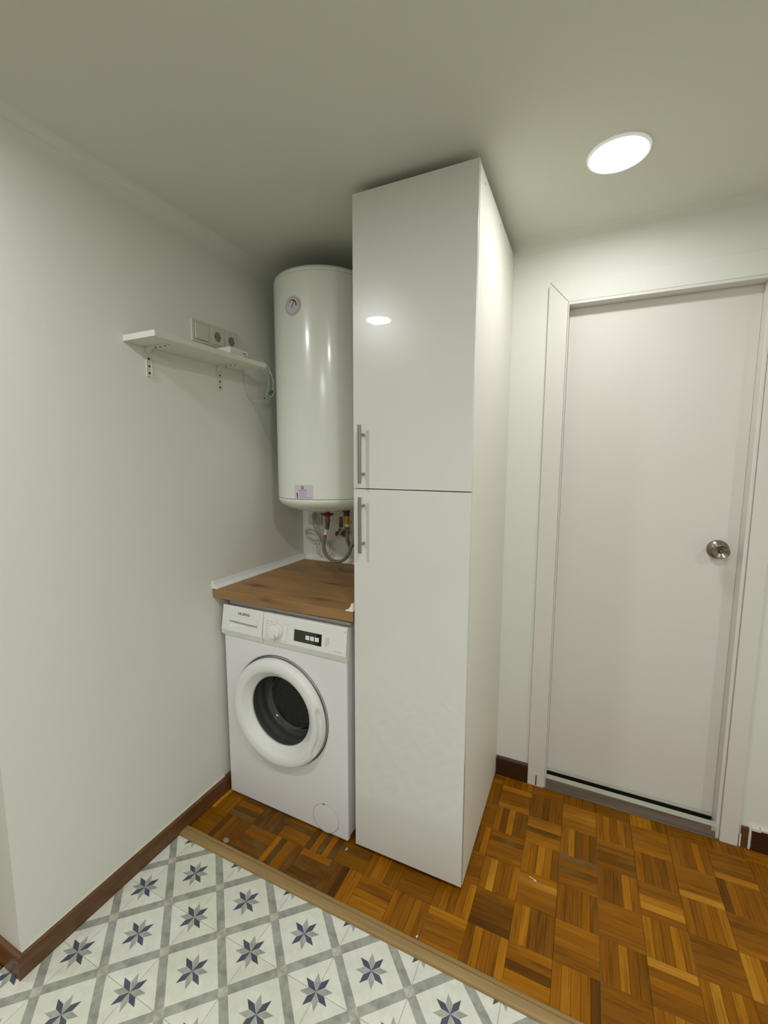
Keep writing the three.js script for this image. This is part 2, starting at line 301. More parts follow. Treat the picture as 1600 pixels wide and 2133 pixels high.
// ------------------------------------------------------------------ door in the back wall
{
  const d = new THREE.Group(); d.name = 'door_1'; d.userData.kind = 'structure'; scene.add(d);
  mesh('door_panel', [box(1.2772, 1.8898, 0.0575, 2.046, -0.09, -0.052, 0.0006)], doorPaint, d);
  const side = (x0, x1, m) => { // casing board with a mitred top
    const s = new THREE.Shape(); s.moveTo(x0, 0); s.lineTo(x1, 0); s.lineTo(x1, m ? 2.1225 : 2.0565); s.lineTo(x0, m ? 2.0565 : 2.1225); s.closePath();
    return new THREE.ExtrudeGeometry(s, { depth: 0.011, bevelEnabled: true, bevelSize: 0.0012, bevelThickness: 0.0012, bevelSegments: 2 });
  };
  const left = side(1.2015, 1.2705, false), right = side(1.9045, 1.957, true);
  const cl = mesh('casing', [left], casingPaint, d);
  mesh('casing', [right], casingPaint, d);
  const s = new THREE.Shape(); s.moveTo(1.2745, 2.0585); s.lineTo(1.902, 2.0585); s.lineTo(1.9575, 2.1385); s.lineTo(1.205, 2.1385); s.closePath();
  mesh('casing', [new THREE.ExtrudeGeometry(s, { depth: 0.0035, bevelEnabled: true, bevelSize: 0.0006, bevelThickness: 0.0006, bevelSegments: 1 })], wallPaint, d);
  mesh('slot', [box(1.234, 1.2385, 0.004, 0.05, 0.011, 0.0126)], darkGap, cl);
  // lining of the opening: two jambs, head, stops
  mesh('jamb', [box(1.2722, 1.2768, 0.0, 2.058, -0.13, 0.004, 0.0012)], casingPaint, d);
  mesh('jamb', [box(1.8902, 1.9025, 0.0, 2.058, -0.13, 0.004, 0.0025)], casingPaint, d);
  mesh('head_lining', [box(1.2768, 1.8902, 2.0465, 2.0575, -0.13, 0.004, 0.0015)], casingPaint, d);
  const sill = mesh('door_sill', [box(1.277, 1.89, 0.0, 0.049, -0.021, 0.008, 0.002)], sillWood, d);
  mesh('paint_edge', [box(1.2775, 1.8895, 0.0475, 0.0502, -0.0205, 0.0076, 0.0012), box(1.876, 1.891, 0.03, 0.0515, -0.02, 0.0092, 0.001)], std('#b3b5a4', 0.6), sill);
  mesh('caulk_bead', [box(1.262, 1.905, 0.0, 0.004, 0.006, 0.0125, 0.001)], sillWood, sill);
  mesh('draught_strip', [box(1.277, 1.8898, 0.0462, 0.0555, -0.08, -0.0495, 0.001)], agedWhite, d);
  mesh('door_gap', [box(1.277, 1.8898, 0.0, 0.0455, -0.1, -0.056)], darkGap, d);
  // knob
  const k = new THREE.Group(); k.name = 'door_knob'; d.add(k); k.position.set(1.8285, 1.1155, -0.052);
  const rot = (g) => { g.rotateX(Math.PI / 2); return g; };
  mesh('rosette', [rot(lathe([[0, 0], [0.035, 0], [0.035, 0.003], [0.032, 0.009], [0.022, 0.016], [0.015, 0.02], [0, 0.02]], 40))], nickel, k);
  mesh('knob', [rot(lathe([[0.011, 0.016], [0.012, 0.026], [0.02, 0.034], [0.0255, 0.044], [0.0262, 0.052], [0.0245, 0.0565], [0.0225, 0.057], [0.0075, 0.0475], [0, 0.0475]], 44))], nickel, k);
  mesh('key_cylinder', [rot(lathe([[0, 0.046], [0.0068, 0.046], [0.0068, 0.0505], [0.0055, 0.0515], [0, 0.0515]], 24)), box(-0.0045, 0.0045, -0.0012, 0.0012, 0.0512, 0.0522)], dullSteel, k);
}

// ------------------------------------------------------------------ downlights
LAMPS.forEach(([x, z], i) => {
  const t = thing('ceiling_light', ['round recessed ceiling downlight glowing above the door', 'round ceiling downlight past the end of the left wall, mirrored in the cabinet door', 'round ceiling downlight overhead behind the viewer', 'round ceiling downlight farthest along the room to the right', 'round ceiling downlight in the corridor to the left'][i], 'ceiling light', [x, H, z], 0, 'recessed round downlights');
  mesh('bezel', [lathe([[0.0725, -0.001], [0.0735, -0.005], [0.0765, -0.0075], [0.08, -0.006], [0.0815, 0], [0.0725, 0]].reverse(), 56)], std('#e4e4de', 0.45, { emissive: LAMP_COLOR, emissiveIntensity: 0.12 }), t);
  const disc = new THREE.CylinderGeometry(0.0725, 0.0725, 0.002, 56); disc.translate(0, -0.002, 0);
  const m = mesh('diffuser', disc, new THREE.MeshStandardMaterial({ color: '#ffffff', roughness: 0.6, emissive: LAMP_COLOR, emissiveIntensity: i ? 20 : 7 }), t); m.castShadow = false;
  const l = new THREE.RectAreaLight(LAMP_COLOR, LAMP_POWER * STRENGTH[i], 0.1, 0.1); l.position.set(x, H - 0.0085, z); l.lookAt(x, 0, z); scene.add(l);
});

{ // square panel further back in the room
  const t = thing('ceiling_panel_light', 'large square ceiling light panel in the room behind the viewer', 'ceiling light', [1.9, H, 3.5]);
  mesh('frame', [box(-0.32, 0.32, -0.012, 0, -0.32, -0.3, 0.001), box(-0.32, 0.32, -0.012, 0, 0.3, 0.32, 0.001), box(-0.32, -0.3, -0.012, 0, -0.3, 0.3, 0.001), box(0.3, 0.32, -0.012, 0, -0.3, 0.3, 0.001)], std('#e4e4de', 0.5), t);
  mesh('diffuser', [box(-0.3, 0.3, -0.006, -0.001, -0.3, 0.3)], new THREE.MeshStandardMaterial({ color: '#ffffff', roughness: 0.6, emissive: LAMP_COLOR, emissiveIntensity: 1.5 }), t);
  const l = new THREE.RectAreaLight(LAMP_COLOR, 9.5, 0.58, 0.58); l.position.set(1.9, H - 0.013, 3.5); l.lookAt(1.9, 0, 3.5); scene.add(l);
}

// ------------------------------------------------------------------ tall cabinet
{
  const x0 = 0.6596, x1 = 1.060, zf = 0.6311, yb = 0.012, yt = 2.2674, t = thing('tall_cabinet', 'tall glossy white two-door cabinet standing beside the washing machine', 'cabinet', [0, 0, 0]);
  const zd = zf - 0.019;
  mesh('side_panel', [box(x0 + 0.001, x0 + 0.018, yb, yt, 0.001, zd - 0.002, 0.0008)], carcassWhite, t);
  const sp = mesh('side_panel', [box(x1 - 0.018, x1 - 0.001, yb, yt, 0.001, zd - 0.002, 0.0008)], carcassWhite, t);
  const fm = std('#8a857a', 0.8); for (const [z, y] of [[0.553, 2.242], [0.303, 2.243], [0.045, 2.245]]) mesh('fixing_mark', [rodX(0.0035, x1 - 0.0012, x1 - 0.0004, y, z, 10)], fm, sp);
  mesh('top_panel', [box(x0 + 0.018, x1 - 0.018, yt - 0.018, yt, 0.001, zd - 0.002)], carcassWhite, t);
  mesh('bottom_panel', [box(x0 + 0.018, x1 - 0.018, 0.03, 0.048, 0.001, zd - 0.002)], carcassWhite, t);
  mesh('back_panel', [box(x0 + 0.018, x1 - 0.018, 0.048, yt - 0.018, 0.001, 0.008)], carcassWhite, t);
  for (const [fx, fz] of [[0.02, 0.05], [0.365, 0.05], [0.02, 0.5], [0.365, 0.5]]) mesh('foot', [cyl(0.012, 0.014, 0.031, [x0 + fx + 0.008, 0.0145, fz], 16)], blackPlastic, t);
  const mk = (ya, yb2, hy) => {
    const d = mesh('door', [box(x0, x1, ya, yb2, zd, zf, 0.0012)], glossWhite, t);
    const [h0, h1, p0, p1] = hy, hx = 0.6985;
    const h = new THREE.Group(); h.name = 'handle'; d.add(h);
    mesh('handle', [cyl(0.006, 0.006, h1 - h0, [hx, (h0 + h1) / 2, zf + 0.031], 24), rodZ(0.005, zf - 0.0005, zf + 0.028, hx, p0), rodZ(0.005, zf - 0.0005, zf + 0.028, hx, p1)], steel, d);
    d.remove(h);
  };
  mk(1.3482, yt, [1.3655, 1.5545, 1.396, 1.524]);
  mk(0.0218, 1.3455, [1.1335, 1.3205, 1.163, 1.291]);
}

// ------------------------------------------------------------------ worktop
{
  const S = [1024, 512];
  const knots = [[0.20, 0.80, 0.020, 1], [0.62, 0.56, 0.012, 0.9], [0.72, 0.86, 0.014, 0.6], [0.47, 0.27, 0.012, 0.55], [0.86, 0.42, 0.012, 0.6], [0.42, 0.985, 0.012, 0.6]];
  const oak = texture(...S, (u, v) => {
    let warp = 0, dark = 0;
    for (const [ku, kv, r, s] of knots) { const dx = (u - ku) * 0.5, dy = (v - kv), q = Math.exp(-(dx * dx + dy * dy) / (2 * r * r)), lo = Math.exp(-(dx * dx) / (2 * 0.05 * 0.05) - (dy * dy) / (2 * 0.016 * 0.016)); warp += q * 0.05; dark += s * (0.62 * q + 0.4 * lo); }
    const g = grain(u, v + warp, 51), f = vnoise(u * 5, v * 16, 5, 16, 52);
    const k = mix(0.76, 1.06, 0.6 * g + 0.4 * f) * (1 - 0.42 * Math.min(1, dark));
    return [0.665 * k, 0.50 * k * (1 - 0.05 * dark), 0.31 * k * (1 - 0.08 * dark)];
  }, true, [1 / 0.66, 1 / 0.66]);
  const t = thing('worktop', 'oak-look worktop with a knotty grain laid over the washing machine', 'worktop', [0, 0, 0]);
  const top = box(0.001, 0.6565, 0.880, 0.918, 0.001, 0.6395, 0.0018);
  const p = top.attributes.position, n = top.attributes.normal, uv = top.attributes.uv;   // the grain runs over the front edge
  for (let i = 0; i < p.count; i++) if (Math.abs(n.getZ(i)) > 0.6) uv.setY(i, 0.6395 + (0.918 - p.getY(i)));
  mesh('top', [top], std('#ffffff', 0.5, { map: oak }), t);
  // cove trims against the walls and the cabinet
  const cove = (len) => { const s = new THREE.Shape(); s.moveTo(0, 0); s.lineTo(0.026, 0); s.lineTo(0.025, 0.003); s.quadraticCurveTo(0.008, 0.007, 0.0045, 0.026); s.lineTo(0, 0.027); s.closePath(); return new THREE.ExtrudeGeometry(s, { depth: len, bevelEnabled: false, curveSegments: 10 }); };
  const a = cove(0.632); a.translate(0.0005, 0.9182, 0.003);
  const tl = mesh('cove_trim', [a], plasticWhite, t);
  const cap = cove(0.006); cap.scale(1.12, 1.12, 1); cap.translate(0.0003, 0.9182, 0.635);
  mesh('end_cap', [cap], plasticWhite, tl);
  const b = cove(0.62); b.rotateY(-Math.PI / 2); b.translate(0.648, 0.9182, 0.0005);
  mesh('cove_trim', [b], plasticWhite, t);
  const c = cove(0.632); c.rotateY(Math.PI); c.translate(0.6575, 0.9182, 0.6345);
  const tr = mesh('cove_trim', [c], plasticWhite, t);
  const cap2 = cove(0.006); cap2.scale(1.12, 1.12, 1); cap2.rotateY(Math.PI); cap2.translate(0.6578, 0.9182, 0.641);
  mesh('end_cap', [cap2], plasticWhite, tr);
}

// ------------------------------------------------------------------ washing machine
const bold = await new FontLoader().loadAsync('fonts/droid/droid_sans_bold.typeface.json');
const regular = await new FontLoader().loadAsync('fonts/droid/droid_sans_regular.typeface.json');
function letters(txt, font, h, x, y, z, depth = 0.0004, sx = 1) {
  const g = new TextGeometry(txt, { font, size: h, depth, curveSegments: 4 }); g.scale(sx, 1, 1); g.translate(x, y, z); return g;
}
{
  const t = thing('washing_machine', 'white front-loading washing machine with a round dark glass door under the worktop', 'washing machine', [0.326, 0, 0.62], -0.02);
  const W = 0.2975, yb = 0.0065, dc = [-0.011, 0.4525];
  // sides, back and top as one shell
  mesh('body_shell', [box(-W, -W + 0.012, yb + 0.01, 0.842, -0.53, -0.012, 0.004), box(W - 0.012, W, yb + 0.01, 0.842, -0.53, -0.012, 0.004), box(-W, W, yb + 0.01, 0.842, -0.535, -0.525, 0.004), box(-W + 0.002, W - 0.002, 0.826, 0.8555, -0.53, -0.034, 0.004), box(-W + 0.01, W - 0.01, yb + 0.01, yb + 0.02, -0.53, -0.02)], enamelWasher, t);
  // front panel with its round opening, vertical edges rounded
  {
    const s = new THREE.Shape(); const x0 = -W, x1 = W, y0 = yb, y1 = 0.735, r = 0.008;
    s.moveTo(x0 + r, y0); s.lineTo(x1 - r, y0); s.quadraticCurveTo(x1, y0, x1, y0 + r); s.lineTo(x1, y1); s.lineTo(x0, y1); s.lineTo(x0, y0 + r); s.quadraticCurveTo(x0, y0, x0 + r, y0);
    const h = new THREE.Path(); h.absarc(dc[0], dc[1], 0.2245, 0, Math.PI * 2, true); s.holes.push(h);
    const g = new THREE.ExtrudeGeometry(s, { depth: 0.008, bevelEnabled: true, bevelThickness: 0.008, bevelSize: 0.008, bevelOffset: -0.008, bevelSegments: 5, curveSegments: 96 }); g.translate(0, 0, -0.016);
    const dish = lathe([[0.222, -0.002], [0.2215, -0.014], [0.21, -0.0175], [0.163, -0.0175], [0.16, -0.03]], 96); dish.rotateX(Math.PI / 2); dish.translate(dc[0], dc[1], 0);
    mesh('door_recess', [dish], plasticWhite, t);
    mesh('front_panel', [g, box(-W + 0.0005, -W + 0.01, yb + 0.01, 0.735, -0.03, -0.006, 0.004), box(W - 0.01, W - 0.0005, yb + 0.01, 0.735, -0.03, -0.006, 0.004)], enamelWasher, t);
  }
  // control fascia: leans back; its own axes are x, slope s, outward n
  const lean = 0.1264, put = (g) => { g.rotateX(-lean); g.translate(0, 0.727, 0.018); return g; };
  const fas = [];
  const along = (pts, x0, x1) => { const s = new THREE.Shape(pts.map(p => new THREE.Vector2(-p[0], p[1]))); const b = 0.002, g = new THREE.ExtrudeGeometry(s, { depth: x1 - x0 - 2 * b, bevelEnabled: true, bevelThickness: b, bevelSize: b, bevelOffset: -b, bevelSegments: 3 }); g.rotateY(Math.PI / 2); g.translate(x0 + b, 0, 0); return metreUV(g); };
  fas.push(put(along([[-0.034, -0.003], [-0.0135, -0.003], [-0.002, 0.0175], [0, 0.0215], [0, 0.118], [-0.002, 0.1222], [-0.006, 0.124], [-0.034, 0.124]], -0.0775, 0.303)));
  const panel = mesh('control_panel', [...fas, box(-W + 0.004, W - 0.002, 0.735, 0.842, -0.05, -0.03)], plasticWhite, t);
  // detergent drawer: plate with an opening and a scoop that rises to the front at its lower edge
  {
    const s = new THREE.Shape(); const x0 = -0.2965, x1 = -0.0795; s.moveTo(x0, 0.0185); s.lineTo(x1 - 0.003, 0.0185); s.lineTo(x1, 0.124); s.lineTo(x0 + 0.003, 0.124); s.closePath();
    const h = new THREE.Path(); h.moveTo(-0.259, 0.033); h.lineTo(-0.109, 0.046); h.lineTo(-0.1085, 0.0595); h.lineTo(-0.257, 0.0635); h.closePath(); s.holes.push(h);
    const g = new THREE.ExtrudeGeometry(s, { depth: 0.004, bevelEnabled: true, bevelThickness: 0.003, bevelSize: 0.003, bevelOffset: -0.003, bevelSegments: 3 }); g.translate(0, 0, -0.007);
    const sc = new THREE.BufferGeometry();
    const q = [[-0.262, 0.0325, -0.001], [-0.106, 0.0455, -0.001], [-0.106, 0.066, -0.026], [-0.25, 0.068, -0.026]], tri = (a, b, c) => [...q[a], ...q[b], ...q[c]];
    sc.setAttribute('position', new THREE.Float32BufferAttribute([...tri(0, 1, 2), ...tri(0, 2, 3), -0.262, 0.0325, -0.001, -0.25, 0.068, -0.026, -0.259, 0.0645, -0.001], 3)); sc.computeVertexNormals(); metreUV(sc);
    const back = new RoundedBoxGeometry(0.212, 0.122, 0.006, 2, 0.002); back.translate(-0.188, 0.062, -0.03);
    const top = box(-0.292, -0.082, 0.116, 0.1235, -0.03, -0.003, 0.003), bot = along([[-0.034, -0.003], [-0.0135, -0.003], [-0.002, 0.0175], [-0.0003, 0.0215], [-0.006, 0.03], [-0.034, 0.03]], -0.2965, -0.0815), li = box(-0.296, -0.29, 0.003, 0.121, -0.03, -0.003, 0.002);
    const dr = mesh('detergent_drawer', [put(g), put(sc), put(back), put(top), put(bot), put(li)], plasticWhite, t);
    const oy = 0.0842; mesh('outline', [box(-0.262, -0.107, oy, oy + 0.0005, 0, 0.0003), box(-0.1073, -0.1065, 0.05, oy, 0, 0.0003)].map(put), std('#b5b5b0', 0.5), dr);
    mesh('logo', [put(letters('VALBERG', bold, 0.0105, -0.2105, 0.0925, 0.0002, 0.0003, 1))], printDark, dr);
  }
  // programme dial
  {
    const kx = -0.0105, ks = 0.0605, K = (g) => { g.rotateX(Math.PI / 2); g.translate(kx, ks, 0); return put(g); };
    const dial = mesh('dial', [K(lathe([[0, 0], [0.031, 0], [0.0312, 0.004], [0.0295, 0.006], [0.0265, 0.0065], [0.0255, 0.018], [0.024, 0.0205], [0, 0.021]], 48))], plasticWhite, t);
    const p = box(-0.0012, 0.0012, 0.012, 0.0245, 0.0205, 0.0214); p.rotateZ(-2.5); p.translate(kx, ks, 0);
    mesh('pointer', [put(p)], faintPrint, dial);
    // printed programme marks
    const m = []; const dot = (x, s, w = 0.0035, h = 0.003) => m.push(put(box(x - w / 2, x + w / 2, s - h / 2, s + h / 2, 0.0, 0.0002)));
    for (let i = 0; i < 7; i++) { dot(-0.0555 - 0.001 * i, 0.0925 - i * 0.0108, i < 2 ? 0.005 : 0.0032, 0.0028); dot(0.0445 - 0.001 * i, 0.0925 - i * 0.0108, 0.0034, 0.0028); }
    dot(-0.0095, 0.1, 0.0012, 0.0075); dot(-0.018, 0.021, 0.0024, 0.004);
    for (const g of m) mesh('programme_mark', [g], faintPrint, panel);
    const l = []; const ln = (x0, s0, x1, s1) => l.push(put(box(Math.min(x0, x1), Math.max(x0, x1) + 0.0006, Math.min(s0, s1), Math.max(s0, s1) + 0.0006, 0, 0.0002)));
    ln(-0.051, 0.0905, -0.027, 0.0905); ln(0.012, 0.0905, 0.04, 0.0905); ln(-0.058, 0.0265, -0.027, 0.0265); ln(0.012, 0.0265, 0.036, 0.0265);
    const lm = std('#a9a8a2', 0.6); for (const g of l) mesh('programme_line', [g], lm, panel);
  }
  // display
  {
    const d = mesh('display', [put(box(0.0745, 0.1985, 0.0385, 0.0825, -0.002, 0.0006, 0.0005))], phys('#0d0a09', 0.12, { clearcoat: 1, clearcoatRoughness: 0.05 }), t);
    for (const x of [0.1277, 0.1484, 0.1696]) mesh('indicator', [put(box(x, x + 0.0172, 0.0522, 0.0678, 0.0003, 0.0011, 0.0003))], std('#e4e6e0', 0.5), d);
    const f = []; for (const x of [0.1335, 0.154, 0.176]) f.push(put(box(x, x + 0.006, 0.0455, 0.0475, 0.0003, 0.0008))); mesh('indicator_print', f, std('#5a5854', 0.5), d);
  }
  const btn = (() => { const s = new THREE.Shape(), r = 0.005, x0 = 0.2165, x1 = 0.2305, y0 = 0.053, y1 = 0.0765; s.moveTo(x0 + r, y0); s.lineTo(x1 - r, y0); s.quadraticCurveTo(x1, y0, x1, y0 + r); s.lineTo(x1, y1 - r); s.quadraticCurveTo(x1, y1, x1 - r, y1); s.lineTo(x0 + r, y1); s.quadraticCurveTo(x0, y1, x0, y1 - r); s.lineTo(x0, y0 + r); s.quadraticCurveTo(x0, y0, x0 + r, y0); return put(new THREE.ExtrudeGeometry(s, { depth: 0.0014, bevelEnabled: true, bevelSize: 0.0006, bevelThickness: 0.0006, bevelSegments: 2 })); })();
  mesh('start_button', [btn], std('#cfcfca', 0.4), t);
  mesh('status_light', [put(box(0.2165, 0.2225, 0.0455, 0.0472, 0, 0.0004))], blackPlastic, panel);
  mesh('small_print', [0.2564, 0.2615, 0.2665, 0.272, 0.277, 0.282].map((x, i) => put(box(x, x + (i ? 0.004 : 0.0035), 0.0312, i ? 0.033 : 0.0338, 0, 0.0003))), faintPrint, panel);
  mesh('corner_mark', [put(box(0.2945, 0.2985, 0.106, 0.1125, 0, 0.0004))], std('#b3b0a2', 0.6), panel);
  // door
  const Z = (g) => { g.rotateX(Math.PI / 2); g.translate(dc[0], dc[1], 0); return g; };
  // ring profile (r, z) and the same profile with the finger recess behind the handle; the sweep blends from one to the other
  const ringP = [[0.1425, -0.004], [0.1425, 0.001], [0.144, 0.005], [0.151, 0.0125], [0.158, 0.0195], [0.165, 0.0262], [0.1705, 0.0312], [0.1735, 0.0334], [0.177, 0.0348], [0.183, 0.0363], [0.19, 0.0372], [0.197, 0.0372], [0.2035, 0.0362], [0.2085, 0.0345], [0.2105, 0.0333], [0.2122, 0.031], [0.2165, 0.0235], [0.2185, 0.0175], [0.219, 0.005], [0.212, 0.0025], [0.185, 0.0025]];
  const recP = [[0.1425, -0.004], [0.1425, 0.001], [0.144, 0.005], [0.151, 0.0125], [0.158, 0.0195], [0.1612, 0.0226], [0.162, 0.0198], [0.1632, 0.0202], [0.1645, 0.0256], [0.177, 0.0345], [0.188, 0.037], [0.1945, 0.0372], [0.1968, 0.0355], [0.1975, 0.03], [0.1985, 0.018], [0.2, 0.0145], [0.2095, 0.0145], [0.2165, 0.0215], [0.219, 0.005], [0.212, 0.0025], [0.185, 0.0025]];
  const fine = (pts) => { const o = []; for (let k = 0; k < pts.length - 1; k++) for (const f of [0, 0.12, 0.5, 0.88]) o.push(new THREE.Vector2(mix(pts[k][0], pts[k + 1][0], f), mix(pts[k][1], pts[k + 1][1], f))); o.push(new THREE.Vector2(...pts[pts.length - 1])); return o; };
  const rA = fine(ringP), rB = fine(recP), sst = (a, b, x) => { const t = Math.max(0, Math.min(1, (x - a) / (b - a))); return t * t * (3 - 2 * t); };
  const A0 = -0.72, A1 = 0.42;   // angle from +x, counter-clockwise: the handle spans the right side
  const sweep = (a0, a1, n) => {
    const pos = [], ix = [], M = rA.length;
    for (let i = 0; i <= n; i++) {
      const a = a0 + (a1 - a0) * i / n, w = sst(A0, A0 + 0.3, a) * (1 - sst(A1 - 0.2, A1, a));
      for (let k = 0; k < M; k++) { const r = mix(rA[k].x, rB[k].x, w), z = mix(rA[k].y, rB[k].y, w); pos.push(dc[0] + r * Math.cos(a), dc[1] + r * Math.sin(a), z); }
    }
    for (let i = 0; i < n; i++) for (let k = 0; k < M - 1; k++) { const p = i * M + k, q = p + M; ix.push(p, q, p + 1, q, q + 1, p + 1); }
    const g = new THREE.BufferGeometry(); g.setAttribute('position', new THREE.Float32BufferAttribute(pos, 3)); g.setIndex(ix.reverse()); g.computeVertexNormals(); return metreUV(g);
  };
  const dr = new THREE.Group(); dr.name = 'door'; t.add(dr);
  mesh('door_ring', [sweep(A1, A0 + Math.PI * 2, 150)], plasticWhite, dr);
  mesh('door_handle', [sweep(A0, A1, 90)], plasticWhite, dr);
  mesh('handle_seam', [(() => { const g = new THREE.TubeGeometry(new THREE.CatmullRomCurve3([...Array(9)].map((_, i) => { const q = i / 8, r = 0.1595 + 0.034 * q; return new THREE.Vector3(dc[0] + r * Math.cos(0.36), dc[1] + r * Math.sin(0.36), 0.0212 + 0.0163 * Math.sin(q * 1.5)); })), 12, 0.0005, 6); return g; })()], std('#a5a49e', 0.5), dr);
  const glassMat = phys('#c6c6c5', 0.02, { transmission: 1, thickness: 0, ior: 1.45 });
  mesh('door_glass', [Z(lathe([[0.1425, -0.002], [0.139, -0.006], [0.134, -0.03], [0.124, -0.062], [0.112, -0.078], [0.095, -0.086], [0.05, -0.09], [0, -0.091]].reverse(), 72))], glassMat, dr);
  mesh('glass_rim', [(() => { const g = new THREE.TorusGeometry(0.1135, 0.0011, 8, 80); g.translate(dc[0], dc[1], -0.078); return g; })()], std('#b9b9b0', 0.2, { metalness: 0.5 }), dr);
  const gk = new THREE.Group(); gk.name = 'drum'; t.add(gk);
  const gasket = []; { const p = []; for (let i = 0; i <= 40; i++) { const q = i / 40; p.push([0.164 - 0.014 * q + 0.0016 * Math.sin(q * 18) - (q > 0.85 ? (q - 0.85) * 0.1 : 0), -0.006 - 0.1 * q]); } gasket.push(Z(lathe(p, 72))); }
  mesh('door_gasket', gasket, rubberGrey, gk);
  mesh('drum_lip', [Z(lathe([[0.139, -0.104], [0.137, -0.1075], [0.139, -0.111], [0.15, -0.116], [0.2, -0.125]], 72))], std('#9a9a96', 0.22, { metalness: 1 }), gk);
  const holes = texture(512, 512, (u, v) => { const i = Math.floor(u * 20) % 2, a = (u * 20) % 1 - 0.5, b = (v * 20 + i * 0.5) % 1 - 0.5; return a * a + b * b < 0.03 ? 0.15 : 1; }, false, [3, 1.5]);
  mesh('drum_wall', [Z(lathe([[0.2, -0.125], [0.215, -0.14], [0.215, -0.42], [0.2, -0.45], [0, -0.45]], 64))], std('#6e6c68', 0.4, { metalness: 0.9, map: holes }), gk);
  // pump filter cover
  {
    const F = (g) => { g.rotateX(Math.PI / 2); g.translate(0.199, 0.0675, 0); return g; };
    const f = mesh('filter_cover', [F(lathe([[0, -0.001], [0.0565, -0.001], [0.0572, 0.0004], [0.0558, 0.0012], [0, 0.0014]].reverse(), 56))], enamelWasher, t);
    mesh('cover_seam', [F(lathe([[0.0574, 0.0001], [0.0582, 0.0011], [0.059, 0.0001]].reverse(), 56))], std('#a3a2a0', 0.5), f);
    mesh('pry_slot', [box(0.1865, 0.1955, 0.1235, 0.1265, 0.0002, 0.0017)], blackPlastic, f);
  }
  for (const [fx, fz] of [[-0.25, -0.05], [0.25, -0.05], [-0.25, -0.49], [0.25, -0.49]]) mesh('foot', [cyl(0.02, 0.022, yb + 0.013, [fx, (yb + 0.013) / 2, fz], 20)], blackPlastic, t);
}

